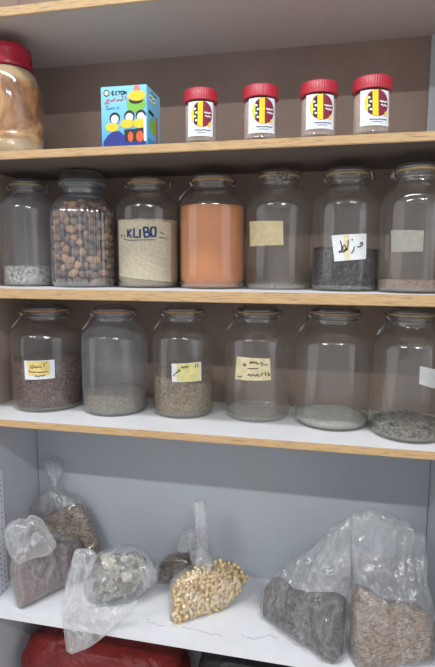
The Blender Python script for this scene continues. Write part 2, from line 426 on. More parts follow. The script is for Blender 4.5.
def fill(name, j, ty, mat, label, cat, tilt=(0, 0), rough=.002, kind='stuff', inset=.0035, bot=.02):
    """loose contents up to the height seen at ty, shaped by the jar's inside"""
    R = j.R - inset; top = raycyl(j_px(j)[0], ty, j, R)[1] - j.z
    bm = bmesh.new(); seg = 56; n = 10
    prof = [(0, bot * j.H)]
    zs = [bot * j.H + (top - bot * j.H) * i / n for i in range(n + 1)]
    rings = []
    for i, zz in enumerate(zs):
        ring = []
        for k in range(seg):
            th = 2 * PI * k / seg; t = zz / j.H
            f = (i / n) ** 2
            dz = (tilt[0] * math.cos(th) + tilt[1] * math.sin(th)) * R * f + noise.noise(Vector((math.cos(th) * 3, math.sin(th) * 3, j.x * 9))) * rough * 2 * f
            r = (prof_r(j.P, max(.02, min(.9, (zz + dz) / j.H))) * j.R - inset)
            if i == 0: r *= .90
            ring.append(bm.verts.new((j.x + r * math.cos(th), j.y + r * math.sin(th), j.z + zz + dz)))
        rings.append(ring)
    for a, b in zip(rings, rings[1:]):
        for k in range(seg): bm.faces.new((a[k], a[(k + 1) % seg], b[(k + 1) % seg], b[k]))
    prev = rings[-1]
    for f in (.75, .5, .25):
        ring = []
        for k, v in enumerate(rings[-1]):
            c = Vector((j.x, j.y, j.z + top)); p = c + (v.co - c) * f
            p.z += noise.noise(p * 60) * rough + (1 - f) * rough
            ring.append(bm.verts.new(p))
        for k in range(seg): bm.faces.new((prev[k], prev[(k + 1) % seg], ring[(k + 1) % seg], ring[k]))
        prev = ring
    bm.faces.new(prev); bm.faces.new(rings[0][::-1])
    o = obj(name, bm, mat, None)
    # origin at its base
    o.data.transform(Matrix.Translation((-j.x, -j.y, -j.z))); o.location = (j.x, j.y, j.z)
    return tag(o, label, cat, kind=kind)
def proj(p):
    d = Vector(p) - CAM; return (W / 2 + F * d.dot(RT) / d.dot(FW), H / 2 - F * d.dot(UP) / d.dot(FW))
def j_px(j): return proj((j.x, j.y, j.z + j.H / 2))
def paper_label(j, corners, mat, strokes=None, ink='ink', w=.03, extra=None, name='paper_label', lab=None, ns=12):
    R = j.R + .0012; q = quad_on(j, corners, R)
    bm = bmesh.new(); cyl_patch(bm, j, q, R, ns=ns)
    p = obj(name, bm, M[mat], j.root)
    if lab: p['label'] = lab
    Wd = abs(q[1][0] - q[0][0]) * R; Hd = abs(q[0][1] - q[3][1]); asp = Hd / Wd
    def sub(nm, b, m):
        o = obj(nm, b, M[m], j.root); o.parent = p; o.matrix_parent_inverse = Matrix(); return o
    for pts, m in (extra or []):
        b = bmesh.new(); cyl_patch(b, j, q, R + .0005, *pts); sub('paper_patch', b, m)
    if strokes:
        b = bmesh.new(); cyl_strokes(b, j, q, R + .001, strokes, w, asp); sub('handwriting', b, ink)
    return p, q

# ---- middle row on shelf C
LBL = {}
jC = [place(29, 285.5, 53, 178, ZC, .20), place(83.5, 286, 64, 164, ZC, .19), place(148.5, 287, 63, 175.5, ZC, .215), place(212.5, 288.5, 66, 172.5, ZC, .205),
      place(278.5, 289.5, 65, 168.5, ZC, .215), place(346.3, 292, 67, 166, ZC, .18), place(415, 293, 68, 161.5, ZC, .125)]
make_jar(jC[0], 'small hazy clip-top glass jar holding a few white beans, beside the ribbed jar', 'glass_hazy', JPsq, 'gasket_pale', 1.5, 'closed')
fill('white_beans', jC[0], 267, grains('white_bean_grains', [(130, 126, 122), (196, 192, 186), (222, 218, 212)], 130, .6, 1.0), 'shallow layer of white beans in the small hazy glass jar', 'beans', rough=.004)
make_jar(jC[1], 'ribbed glass jar with stepped glass lid, full of brown nuts', 'glass_blue', JPrib, 'gasket_grey', 2.8, 'closed', ribs=40, biglid=True)
make_jar(jC[2], 'glass jar of beige powder wearing a wide beige cloth label with blue stamped letters', 'glass', JPsq, 'gasket', 1.5, 'closed')
fill('beige_powder', jC[2], 219, grains('beige_powder_grains', [(186, 168, 138), (196, 180, 152), (204, 188, 162)], 500, .9, .25), 'beige powder filling the jar with the cloth label', 'powder')
make_jar(jC[3], 'glass jar full of orange powder with wire latch hanging open', 'glass', JPsq, 'gasket', -1.45, 'open')
fill('orange_powder', jC[3], 203.5, grains('orange_powder_grains', [(208, 134, 84), (216, 142, 92), (222, 150, 100)], 420, .9, .25), 'orange spice powder filling the glass jar almost to the shoulder', 'spice', rough=.001)
make_jar(jC[4], 'nearly empty glass jar with blank yellow masking tape and square front clasp', 'glass', JP, 'gasket_pale', .12, 'closed')
make_jar(jC[5], 'glass jar half full of black dried pieces with white handwritten label', 'glass', JP, 'gasket_pale', 1.35, 'closed')
fill('black_dried_seeds', jC[5], 249, grains('black_seed_grains', [(24, 23, 26), (44, 43, 47), (92, 90, 94), (34, 33, 36)], 170, .5, 1.0), 'black dried seeds in the jar with the white handwritten label', 'seeds', rough=.006)
make_jar(jC[6], 'tall glass jar with faded tape patch and thin pinkish layer, beside the black seed jar', 'glass', JP, 'gasket_pale', -1.35, 'closed')
fill('pink_brown_powder', jC[6], 281, grains('pinkish_powder_grains', [(130, 108, 98), (156, 134, 122), (172, 152, 140)], 300, .9, .4), 'thin layer of pinkish brown powder in the jar with faded tape', 'powder')

# cloth label of jar 3
p, q = paper_label(jC[2], [(118.6, 220), (171, 223), (171, 282), (119.5, 276)], 'cloth', None, name='cloth_label', lab='wide beige cloth label', ns=24)
T3 = [  # stamped letters K U 8 0 and the small marks beside them
    [(.235, .16), (.235, .30)], [(.235, .24), (.31, .16)], [(.25, .235), (.32, .30)],
    [(.36, .14), (.36, .29), (.47, .285), (.47, .15)],
    [(.53, .12), (.60, .11), (.615, .18), (.54, .20), (.53, .12)], [(.54, .20), (.62, .19), (.635, .26), (.55, .28), (.54, .20)],
    [(.66, .11), (.73, .10), (.745, .18), (.73, .25), (.67, .26), (.655, .18), (.66, .11)]]
T3b = [[(.16, .33), (.28, .35), (.42, .335), (.56, .325), (.70, .31)], [(.78, .17), (.86, .20)], [(.76, .26), (.90, .27)], [(.08, .27), (.12, .30), (.10, .25)], [(.16, .24), (.19, .31)]]
b = bmesh.new(); cyl_strokes(b, jC[2], q, jC[2].R + .0022, [[(x * .92 + .035, y) for x, y in st_] for st_ in T3], .032, 1.1); o = obj('stamped_letters', b, M['blue_ink'], jC[2].root); o.parent = p
b = bmesh.new(); cyl_strokes(b, jC[2], q, jC[2].R + .0022, T3b, .012, 1.1); o = obj('small_writing', b, M['blue_ink'], jC[2].root); o.parent = p
b = bmesh.new(); cyl_strokes(b, jC[2], q, jC[2].R + .0022, [[(.12, .40), (.35, .52), (.55, .62), (.84, .66)], [(.5, .52), (.8, .58)], [(.30, .78), (.55, .72), (.9, .80)], [(.2, .70), (.45, .78)]], .012, 1.1); o = obj('crease', b, M['crease'], jC[2].root); o.parent = p
# tape labels
paper_label(jC[4], [(249.5, 221.5), (283, 221), (283.5, 245), (250, 246.5)], 'tape', name='tape_label', lab='blank yellow masking tape')
paper_label(jC[6], [(391, 230), (424, 230.5), (423, 251.5), (391.5, 252)], 'tape_pale', name='tape_label', lab='blank faded tape')
HW6 = [[(.24, .22), (.27, .45), (.25, .60), (.18, .68)], [(.46, .22), (.44, .44), (.40, .56), (.30, .60), (.28, .50), (.34, .40), (.38, .46), (.37, .56)], [(.16, .62), (.30, .66), (.44, .56)],
       [(.62, .48), (.60, .60), (.53, .74)], [(.70, .50), (.80, .50), (.88, .42), (.86, .33), (.80, .36), (.82, .43)], [(.56, .18), (.58, .24)]]
paper_label(jC[5], [(331.5, 235.5), (366.5, 233.5), (366, 259), (334.5, 261.5)], 'paper', HW6, 'ink', .03,
            [((.32, .49, .02, .98), 'cream')], lab='white paper label with handwriting')

# ---- lower row on shelf D
jD = [place(47.5, 411, 69, 304.5, ZD, .185), place(115, 415.5, 65, 305.5, ZD, .185), place(183.5, 417.5, 61.5, 305.5, ZD, .205), place(257.5, 420, 66, 306, ZD, .225),
      place(333, 430, 74.5, 306.5, ZD, .20), place(410, 437.5, 71.5, 307.5, ZD, .135)]
make_jar(jD[0], 'glass jar half full of dark brown seeds with small yellow and white label', 'glass', JP, 'gasket', -1.5, 'open')
fill('brown_seeds', jD[0], 364, grains('brown_seed_grains', [(62, 48, 46), (98, 78, 74), (140, 116, 110), (80, 64, 60)], 240, .7, .9), 'dark brown seeds in the jar with the yellow and white label', 'seeds', rough=.003)
make_jar(jD[1], 'unlabelled hazy glass jar with shallow beige seeds on the shelf', 'glass_hazy', JP, 'gasket', -1.45, 'open')
fill('beige_seeds', jD[1], 398, grains('beige_seed_grains', [(118, 108, 92), (156, 144, 124), (182, 170, 150)], 300, .7, .8), 'shallow layer of beige seeds in the unlabelled hazy jar', 'seeds', rough=.003)
make_jar(jD[2], 'glass jar half full of tan seeds with pale lemon label', 'glass', JP, 'gasket', -1.5, 'open')
fill('tan_seeds', jD[2], 380, grains('tan_seed_grains', [(116, 102, 86), (156, 140, 118), (188, 170, 146)], 300, .7, .8), 'tan seeds sloping up to one side in the jar with lemon label', 'seeds', tilt=(-.12, .05), rough=.003)
make_jar(jD[3], 'empty glass jar with cream label of two handwritten lines', 'glass', JP, 'gasket', -1.5, 'open')
make_jar(jD[4], 'unlabelled greenish glass jar dusted with pale powder at the bottom', 'glass_green', JP, 'gasket', -1.45, 'open')
fill('pale_powder', jD[4], 424, grains('pale_powder_grains', [(162, 164, 158), (184, 186, 180), (198, 200, 192)], 260, .9, .4), 'pale greenish powder left at the bottom of the unlabelled greenish jar', 'powder', rough=.003, tilt=(-.03, 0.02))
make_jar(jD[5], 'glass jar with dark leaf scraps at the bottom and torn white label', 'glass_green', JP, 'gasket_pale', -1.4, 'open')
fill('grey_dust', jD[5], 431, grains('grey_dust_grains', [(84, 84, 78), (120, 118, 110), (160, 158, 150)], 160, .9, .5), 'thin grey dust at the bottom of the jar with torn label', 'dust', rough=.004)
bm = bmesh.new(); rl = random.Random(3)
for i in range(46):
    a_, r_ = rl.uniform(0, 2 * PI), .075 * math.sqrt(rl.random()); zz = .034 + .03 * rl.random() * (1 - r_ / .09)
    c = Vector((r_ * math.cos(a_), r_ * math.sin(a_), zz)); L_ = rl.uniform(.006, .013)
    u = Vector((rl.uniform(-1, 1), rl.uniform(-1, 1), rl.uniform(-.5, .5))).normalized(); w_ = u.cross(Vector((rl.uniform(-1, 1), rl.uniform(-1, 1), 1))).normalized()
    n_ = u.cross(w_)
    vv = [bm.verts.new(c + u * L_ * p[0] + w_ * L_ * p[1] * .55 + n_ * L_ * p[2]) for p in ((-1, 0, 0), (-.4, .8, .25), (.5, .7, .1), (1, 0, .3), (.4, -.8, 0), (-.5, -.7, .25), (0, 0, -.25))]
    for k_ in range(6): bm.faces.new((vv[6], vv[k_], vv[(k_ + 1) % 6]))
o = obj('dark_leaf_scraps', bm, plain('dark_leaf', (64, 66, 66), .6, .25, 60)); o.location = (jD[5].x, jD[5].y, ZD + .001)
tag(o, 'dark dried leaf scraps lying in the jar with torn label', 'dried leaves', kind='stuff')
HW1 = [[(.25, .22), (.24, .36), (.30, .40), (.33, .28), (.31, .20)], [(.36, .38), (.40, .28), (.43, .38), (.48, .36), (.50, .26)], [(.52, .36), (.60, .33)], [(.66, .14), (.68, .34)], [(.72, .14), (.76, .10)],
       [(.16, .52), (.20, .58), (.32, .60), (.55, .62), (.80, .62)], [(.36, .84), (.42, .78), (.46, .88), (.54, .80), (.62, .82), (.70, .76)]]
paper_label(jD[0], [(24, 360.5), (54.5, 359.5), (55, 378), (25, 379.5)], 'paper', HW1, 'ink', .026, [((.14, .84, .04, .79), 'yellow_paper')], lab='white label with yellow centre and handwriting')
HW3 = [[(.06, .68), (.10, .56), (.16, .50), (.20, .42)], [(.18, .50), (.24, .36), (.28, .44), (.24, .28)], [(.32, .26), (.35, .14), (.40, .26), (.46, .14), (.50, .26), (.54, .12)], [(.80, .10), (.77, .18), (.80, .26)], [(.87, .10), (.86, .24)]]
paper_label(jD[2], [(171.5, 363.5), (201, 361.5), (201.5, 380.5), (172, 382)], 'paper', HW3, 'ink', .026, [((.17, .93, .02, .98), 'lemon_paper')], lab='white label with lemon paper and handwriting')
HW4 = [[(.42, .28), (.45, .14), (.48, .26), (.52, .14), (.55, .24), (.60, .14), (.62, .26), (.70, .22)], [(.72, .18), (.78, .22), (.74, .34)], [(.22, .30), (.28, .40), (.32, .30), (.26, .28)], [(.36, .46), (.46, .48), (.58, .46), (.66, .44)],
       [(.38, .80), (.42, .70), (.46, .82), (.52, .72), (.58, .80), (.64, .70), (.68, .84)], [(.72, .80), (.78, .64)], [(.84, .60), (.86, .80)], [(.92, .62), (.94, .80), (.98, .72)], [(.08, .84), (.14, .88), (.22, .84)], [(.80, .30), (.92, .27)]]
paper_label(jD[3], [(237, 356), (270, 358.5), (271, 380), (235, 379)], 'cream', HW4, 'ink', .024, lab='cream label with two handwritten lines')
paper_label(jD[5], [(420, 366), (444, 371), (444, 391), (419, 384)], 'grey_paper', name='paper_label', lab='torn greyish white label')

# ------------------------------------------------------------------ nuts in the ribbed jar
t = NT('nut_shell'); oi = t.n('ShaderNodeObjectInfo')
col = t.ramp(oi.outputs['Random'], [(0, (96, 84, 80)), (.4, (134, 112, 98)), (.72, (172, 136, 104)), (1, (214, 168, 120))])
col = t.mix(t.math('MULTIPLY', t.noise(120, 3), .4), col, lin((120, 96, 80)))
M['nut'] = t.done(t.bsdf(col, .5, 0, t.bump(t.noise(150), .2, .001), .4))
j = jC[1]
nutbm = bmesh.new(); bmesh.ops.create_uvsphere(nutbm, u_segments=14, v_segments=10, radius=1)
for v in nutbm.verts:
    a = v.co.z; k = 1 - .18 * max(0, a) ** 2
    v.co.x *= .0113 * k; v.co.y *= .0104 * k; v.co.z = a * .0162 + (.0022 if a > .97 else 0)
nut0 = obj('nut', nutbm, M['nut'], None)
NUTL = 'brown oval nut packed among the others behind the ribbed jar glass'
ntop = raycyl(j_px(j)[0], 201, j, j.R)[1] - j.z
nuts = []
rows = int(ntop / .0212)
for k in range(rows):
    zz = .020 + k * .0212; rr = prof_r(JPrib, min(.83, (zz + .008) / j.H)) * j.R * .984 - .0172
    n = int(2 * PI * rr / .0235)
    for i in range(n):
        th = j.az + 2 * PI * (i + (k % 2) * .5) / n + random.uniform(-.09, .09)
        dd = unwrap(th, j.az) - j.az
        if abs(dd) > 1.75: continue
        nuts.append((j.x + rr * math.cos(th), j.y + rr * math.sin(th), j.z + zz + random.uniform(-.006, .006)))
for rr in (.058, .036, .014):
    n = max(1, int(2 * PI * rr / .024))
    for i in range(n):
        th = j.az + 2 * PI * i / n
        nuts.append((j.x + rr * math.cos(th), j.y + rr * math.sin(th), j.z + ntop + random.uniform(-.006, .006) - .004))
for i, p in enumerate(nuts):
    o = nut0 if i == 0 else nut0.copy()
    if i: COL.objects.link(o)
    o.location = p; o.rotation_euler = (random.uniform(0, 6), random.uniform(0, 6), random.uniform(0, 6))
    s = random.uniform(.90, 1.08); o.scale = (s, s, s)
    tag(o, NUTL, 'nut', 'brown nuts in the ribbed jar')
bm = bmesh.new(); lathe(bm, [(0, .010), (j.R * .70, .010), (j.R * .72, .1), (j.R * .72, ntop - .02), (j.R * .5, ntop - .012), (0, ntop - .012)], (j.x, j.y, j.z), 40)
tag(obj('nut_heap', bm, grains('nut_heap_grains', [(70, 56, 48), (104, 82, 66), (130, 102, 80)], 60, .6, 1.0)), 'heap of brown nuts deeper inside the ribbed glass jar', 'nuts', kind='stuff')  # core coloured darker to paint the shade in gaps between nuts

# ------------------------------------------------------------------ upper row: big tub, box, small jars
j = place(9, 151, 66, 33, ZB, .105); j.z = ZB; j.az = math.atan2(CAM.y - j.y, CAM.x - j.x)
Hh = j.H; R = j.R
tub = empty('plastic_tub', (j.x, j.y, ZB), 'big clear plastic tub with maroon screw lid, filled with amber spice', 'tub')
TP = [(0, .004), (.80, 0), (.93, .008), (.975, .035), (.985, .07), (.965, .12), (.955, .135), (.985, .15), (1.0, .17), (.985, .19), (.95, .205), (.96, .22), (.99, .26), (1, .32), (1, .50), (.985, .58), (.95, .65), (.88, .715), (.78, .77), (.70, .795), (.66, .81), (.66, .86)]
bm = bmesh.new(); lathe(bm, [(r * R, z * Hh + .0006) for r, z in TP], (j.x, j.y, ZB), 64); obj('plastic_body', bm, M['pet'], tub)
bm = bmesh.new(); rib = lambda t, z, r: r * (1 + .010 * (1 if math.cos(60 * t) > 0 else -1)) if .815 * Hh < z < .985 * Hh and r > .6 * R else r
lathe(bm, [(.70 * R, .80 * Hh), (.725 * R, .80 * Hh), (.73 * R, .812 * Hh), (.73 * R, .83 * Hh), (.71 * R, .85 * Hh), (.70 * R, .94 * Hh), (.68 * R, .985 * Hh), (.63 * R, 1.0 * Hh), (0, 1.0 * Hh)], (j.x, j.y, ZB), 120, rib)
obj('screw_lid', bm, M['maroon_cap'], tub)
t = NT('amber_spice'); n = t.noise(16, 5, .6, t.mapping((1, 1, .6)), 1.0)
sx = t.n('ShaderNodeSeparateXYZ'); t.set(sx.inputs[0], t.co)
zz = t.math('ADD', sx.outputs[2], t.math('MULTIPLY', n, .05))
col = t.ramp(n, [(.38, (116, 68, 28)), (.5, (164, 108, 52)), (.62, (206, 160, 106))])
lay = t.ramp(t.math('DIVIDE', zz, Hh), [(.0, (1, 1, 1, 1)), (.22, (1, 1, 1, 1)), (.26, (0, 0, 0, 1)), (.70, (0, 0, 0, 1)), (.78, (1, 1, 1, 1))])
col = t.mix(t.math('MULTIPLY', lay, .75), col, lin((190, 168, 130)))
M['amber'] = t.done(t.bsdf(col, .7, 0, t.bump(n, .2)))
bm = bmesh.new(); lathe(bm, [(0, .006)] + [(r * R - .004, max(.006, z * Hh)) for r, z in TP[1:-2]] + [(.5 * R, .80 * Hh), (0, .80 * Hh)], (0, 0, 0), 56)
o = obj('amber_spice', bm, M['amber']); o.location = (j.x, j.y, ZB + .001); tag(o, 'amber spice packed inside the big tub with the maroon lid', 'spice', kind='stuff')

# carton
Y0 = .010
fr = ony(146.6, 147, Y0); fr.z = ZB + .0005
zt = ony(146.6, 84, Y0).z
tl, tr_, bk = onz(100.5, 87.2, zt), onz(146.6, 84, zt), onz(161.4, 95, zt)
# square it up: front face along U, side along V
U = (tr_ - tl); wid = U.length; U.normalize(); V = Vector((-U.y, U.x, 0)); dep = max(.06, (bk - tr_).dot(V) * 1.25)
rz = math.atan2(U.y, U.x)
bx = empty('carton', (tl.x, tl.y, ZB), 'small blue cardboard carton printed with bright coloured shapes, beside the amber tub', 'box', None, rz)
hh = zt - ZB
def loc_obj(name, bm, mat, parent, smooth=False):
    return obj(name, bm, mat, parent, smooth, world=False)
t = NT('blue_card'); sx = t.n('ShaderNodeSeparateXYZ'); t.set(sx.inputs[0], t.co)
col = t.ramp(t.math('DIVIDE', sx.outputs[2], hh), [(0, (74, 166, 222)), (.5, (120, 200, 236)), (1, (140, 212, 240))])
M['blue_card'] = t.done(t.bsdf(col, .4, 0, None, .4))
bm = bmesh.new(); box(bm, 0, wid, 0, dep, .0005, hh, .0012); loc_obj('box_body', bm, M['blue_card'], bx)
for nm, c in (('navy', (34, 52, 140)), ('p_green', (126, 190, 70)), ('p_yellow', (240, 206, 50)), ('p_orange', (222, 96, 50)), ('p_black', (34, 34, 44)), ('p_white', (232, 236, 240)), ('p_red', (190, 60, 70)), ('p_blue', (60, 140, 196)), ('p_pink', (214, 130, 120))):
    M[nm] = plain(nm + '_print', c, .45, .03)
def flat(name, pts, mat, parent, face='front', lift=.0006):
    """flat printed shape on a carton face; pts in face fractions, v down"""
    bm = bmesh.new()
    if face == 'front': vs = [bm.verts.new((u * wid, -lift, (1 - v) * hh)) for u, v in pts]
    else: vs = [bm.verts.new((wid + lift, u * dep, (1 - v) * hh)) for u, v in pts]
    f = bm.faces.new(vs); bmesh.ops.triangulate(bm, faces=[f])
    return loc_obj(name, bm, M[mat], parent)
def ell(cx, cy, rx, ry, n=20, a0=0, a1=2 * PI): return [(cx + rx * math.cos(a0 + (a1 - a0) * i / n), cy + ry * math.sin(a0 + (a1 - a0) * i / n)) for i in range(n if a1 - a0 > 6.2 else n + 1)]
# front print: plain coloured shapes
flat('printed_shape', [(0.03, .99), (.04, .90), (.14, .80), (.26, .74), (.40, .74), (.52, .82), (.60, .90), (.97, .93), (.98, .99)], 'navy', bx)
flat('printed_shape', ell(.77, .31, .21, .13), 'p_green', bx, lift=.0007)
flat('printed_shape', ell(.77, .25, .15, .06), 'p_black', bx, lift=.0008)
flat('printed_shape', ell(.79, .08, .07, .08), 'p_pink', bx, lift=.0008)
flat('printed_shape', ell(.79, .175, .19, .085), 'p_yellow', bx, lift=.0009)
for cx, cy in ((.30, .52), (.62, .50), (.87, .50)):
    flat('printed_shape', ell(cx, cy, .115, .095), 'p_black', bx, lift=.0008)
    flat('printed_shape', ell(cx, cy + .02, .085, .07), 'p_white', bx, lift=.0009)
for cx, cy, rx, ry in ((.24, .67, .15, .075), (.57, .625, .15, .075), (.84, .625, .14, .08)):
    flat('printed_shape', ell(cx, cy, rx, ry), 'p_yellow', bx, lift=.0010)
flat('printed_shape', [(.50, .72), (.97, .70), (.97, .92), (.52, .92)], 'p_black', bx, lift=.0007)
flat('printed_shape', ell(.64, .84, .06, .085), 'p_orange', bx, lift=.0009)
flat('printed_shape', ell(.84, .84, .085, .09), 'p_orange', bx, lift=.0009)
flat('printed_shape', [(.92, .55), (.985, .50), (.985, .92), (.93, .92)], 'p_white', bx, lift=.0011)
flat('round_emblem', ell(.13, .105, .065, .055), 'p_black', bx, lift=.0007)
flat('emblem_centre', ell(.13, .105, .045, .038), 'p_white', bx, lift=.0009)
def flat_strokes(name, strokes, w, mat, parent, face='front', lift=.0008):
    bm = bmesh.new()
    for st in strokes:
        for (a, b_), (c, d) in zip(st, st[1:]):
            sc = (wid if face == 'front' else dep)
            dx, dy = (c - a) * sc, (d - b_) * hh; l = math.hypot(dx, dy) or 1; nx, ny = -dy / l * w / 2, dx / l * w / 2
            P = [(a * sc + nx, b_ * hh + ny), (c * sc + nx, d * hh + ny), (c * sc - nx, d * hh - ny), (a * sc - nx, b_ * hh - ny)]
            bm.faces.new([bm.verts.new((x, -lift, hh - y) if face == 'front' else (wid + lift, x, hh - y)) for x, y in P])
    return loc_obj(name, bm, M[mat], parent)
flat_strokes('printed_lettering', [[(.25, .08), (.25, .14)], [(.25, .08), (.29, .08)], [(.25, .14), (.30, .14)], [(.25, .11), (.29, .11)], [(.37, .09), (.33, .09), (.33, .14), (.37, .14)], [(.38, .09), (.44, .09)], [(.41, .09), (.41, .14)], [(.45, .09), (.45, .14), (.50, .14), (.50, .09), (.45, .09)], [(.52, .14), (.52, .09), (.56, .14), (.56, .09)]], .0022, 'ink', bx)
flat_strokes('printed_title', [[(.08, .28), (.14, .25), (.18, .28)], [(.12, .22), (.20, .22)], [(.21, .24), (.30, .22), (.31, .19)], [(.34, .24), (.40, .22), (.44, .24), (.50, .21)], [(.46, .18), (.50, .17)], [(.54, .17), (.56, .24)], [(.10, .32), (.16, .31)]], .0026, 'p_red', bx)
flat_strokes('printed_caption', [[(.11, .37), (.15, .35), (.19, .37), (.24, .35), (.30, .36)], [(.34, .36), (.40, .345)]], .0032, 'p_blue', bx)
# side print
flat('printed_shape', ell(.40, .62, .24, .13), 'p_green', bx, 'side', .0007)
flat('printed_shape', [(.62, .40), (.74, .42), (.82, .95), (.66, .95)], 'p_orange', bx, 'side', .0008)
flat('printed_shape', ell(.36, .17, .26, .06), 'p_white', bx, 'side', .0007)
flat('printed_shape', [(.12, .38), (.48, .39), (.48, .45), (.12, .44)], 'p_black', bx, 'side', .0007)
flat('printed_shape', [(.04, .86), (.6, .84), (.6, .99), (.04, .99)], 'p_blue', bx, 'side', .0007)
flat_strokes('printed_lettering', [[(.30, .09), (.36, .05), (.44, .09)], [(.48, .08), (.70, .07)], [(.16, .18), (.28, .15), (.40, .19), (.54, .16)]], .0026, 'ink', bx, 'side', .0009)

# four small spice jars
SJ = [(200.8, 144.5, 33.5, 86.0, 'leftmost of the four'), (260.3, 141.5, 35, 82.4, 'second from the left of the four'), (318.6, 138.8, 37, 78.5, 'third from the left of the four'), (371.6, 136.0, 38, 73.5, 'rightmost of the four')]
M['spice_tan'] = grains('tan_spice_grains', [(186, 164, 148), (200, 178, 162), (210, 190, 176)], 420, .9, .25)
SP = [(0, .006), (.82, .003), (.93, .008), (.965, .03), (.97, .07), (.955, .085), (.965, .10), (.965, .72), (.93, .765), (.87, .79), (.85, .80), (.85, .95)]
for i, (cx, by, w, ty, lab) in enumerate(SJ):
    j = place(cx, by, w, ty, ZB, .052); R, Hh = j.R, j.H
    root = empty('spice_jar', (j.x, j.y, ZB), 'small clear spice jar with red screw cap, %s' % lab, 'jar', 'small red capped spice jars')
    bm = bmesh.new(); rib = lambda t, z, r: r * (1 + .008 * math.cos(36 * t)) if z < .12 * Hh else r
    lathe(bm, [(r * R, z * Hh + .0006) for r, z in SP], (j.x, j.y, ZB), 144, rib); obj('plastic_body', bm, M['pet'], root)
    bm = bmesh.new(); rib = lambda t, z, r: r * (1 + .012 * math.cos(48 * t)) if .79 * Hh < z < .975 * Hh and r > .9 * R else r
    lathe(bm, [(.88 * R, .775 * Hh), (1.02 * R, .775 * Hh), (1.03 * R, .785 * Hh), (1.03 * R, .80 * Hh), (1.0 * R, .805 * Hh), (1.0 * R, .97 * Hh), (.96 * R, .99 * Hh), (.90 * R, 1.0 * Hh), (0, 1.0 * Hh)], (j.x, j.y, ZB), 192, rib)
    obj('screw_cap', bm, M['red_cap'], root)
    bm = bmesh.new(); lathe(bm, [(0, .012), (.9 * R, .012), (.92 * R, .10 * Hh), (.925 * R, .71 * Hh), (.8 * R, .74 * Hh), (0, .74 * Hh)], (0, 0, 0), 40)
    o = obj('tan_spice', bm, M['spice_tan']); o.location = (j.x, j.y, ZB); tag(o, 'pale tan spice inside the %s small red capped jars' % lab.replace(' of the four', ' of the'), 'spice', 'tan spice in the small jars', 'stuff')
    # label facing the camera
    sh = (0, 0, 0, .10)[i]
    j.root = root
    dx = (0, 1.5, 1.5, 3)[i]; hw = w / 2
    lw = .80 * hw; top, bot = ty + .285 * (by - ty), ty + (.875 - .02 * (i > 1)) * (by - ty)
    crn = [(cx + dx - lw + 1, top), (cx + dx + lw - 1, top), (cx + dx + lw - 1.5, bot), (cx + dx - lw + .5, bot)]
    Rl = R * .97 + .001; q = quad_on(j, crn, Rl); asp = abs(q[0][1] - q[3][1]) / (abs(q[1][0] - q[0][0]) * Rl)
    bm = bmesh.new(); cyl_patch(bm, j, q, Rl, ns=16); lb = obj('wrap_label', bm, M['label_white'], root)
    def sub(nm, b, m):
        o = obj(nm, b, M[m], root); o.parent = lb; return o
    ecx, ecy, erx, ery = .55, .37, .39, .375
    b = bmesh.new(); cyl_poly(b, j, q, Rl + .0004, ell(ecx, ecy, erx, ery, 32)); sub('badge', b, 'maroon')
    b = bmesh.new()
    def yb(u0, u1):
        h0 = ery * math.sqrt(max(0, 1 - ((u0 - ecx) / erx) ** 2)); h1 = ery * math.sqrt(max(0, 1 - ((u1 - ecx) / erx) ** 2)); return [(u0, ecy - h0), (u1, ecy - h1), (u1, ecy + h1), (u0, ecy + h0)]
    cyl_poly(b, j, q, Rl + .0008, yb(.40, .58)); cyl_poly(b, j, q, Rl + .0008, yb(.175, .265))
    cyl_poly(b, j, q, Rl + .0008, [(.80, .60), (.90, .60), (.86, .72), (.76, .73)]); sub('badge_stripe', b, 'yellow')
    b = bmesh.new(); cyl_poly(b, j, q, Rl + .0007, [(.265, .16), (.385, .10), (.385, .66), (.265, .60)]); sub('badge_band', b, 'ink')
    b = bmesh.new()
    for k in range(4): cyl_poly(b, j, q, Rl + .0010, ell(.30 + .05 * (k % 2), .22 + k * .11, .042, .036, 10))
    sub('badge_dots', b, 'label_white')
    b = bmesh.new(); cyl_strokes(b, j, q, Rl + .0010, [[(.62, .33), (.66, .31), (.70, .35), (.74, .31), (.79, .35), (.84, .31), (.90, .34)], [(.66, .43), (.70, .41), (.75, .45), (.80, .41), (.84, .45), (.90, .42)]], .035, asp); sub('badge_lettering', b, 'label_white')
    b = bmesh.new(); cyl_strokes(b, j, q, Rl + .0007, [[(.30, .83), (.40, .825), (.52, .835), (.62, .82), (.74, .83), (.88, .825)]], .03, asp); cyl_strokes(b, j, q, Rl + .0007, [[(.38, .90), (.50, .895), (.72, .90)]], .018, asp); sub('label_lettering', b, 'grey_ink')

# ------------------------------------------------------------------ bags
def seg_d(p, a, b):
    d = b - a; l = d.length_squared; t = max(0, min(1, (p - a).dot(d) / l)) if l else 0
    return (p - (a + d * t)).length
def poly_d(p, P): return min(seg_d(p, P[i], P[(i + 1) % len(P)]) for i in range(len(P)))
def inside(p, P):
    c = False; n = len(P)
    for i in range(n):
        a, b = P[i], P[(i + 1) % n]
        if (a.y > p.y) != (b.y > p.y) and p.x < (b.x - a.x) * (p.y - a.y) / (b.y - a.y) + a.x: c = not c
    return c
def smooth_poly(P, it=2):
    for _ in range(it):
        Q = []
        for i in range(len(P)):
            a, b = P[i], P[(i + 1) % len(P)]; Q += [a * .8 + b * .2, a * .2 + b * .8]
        P = Q
    return P
def resample(P, sp):
    out = []
    for i in range(len(P)):
        a, b = P[i], P[(i + 1) % len(P)]; n = max(1, int((b - a).length / sp))
        for k in range(n): out.append(a + (b - a) * (k / n))
    return out
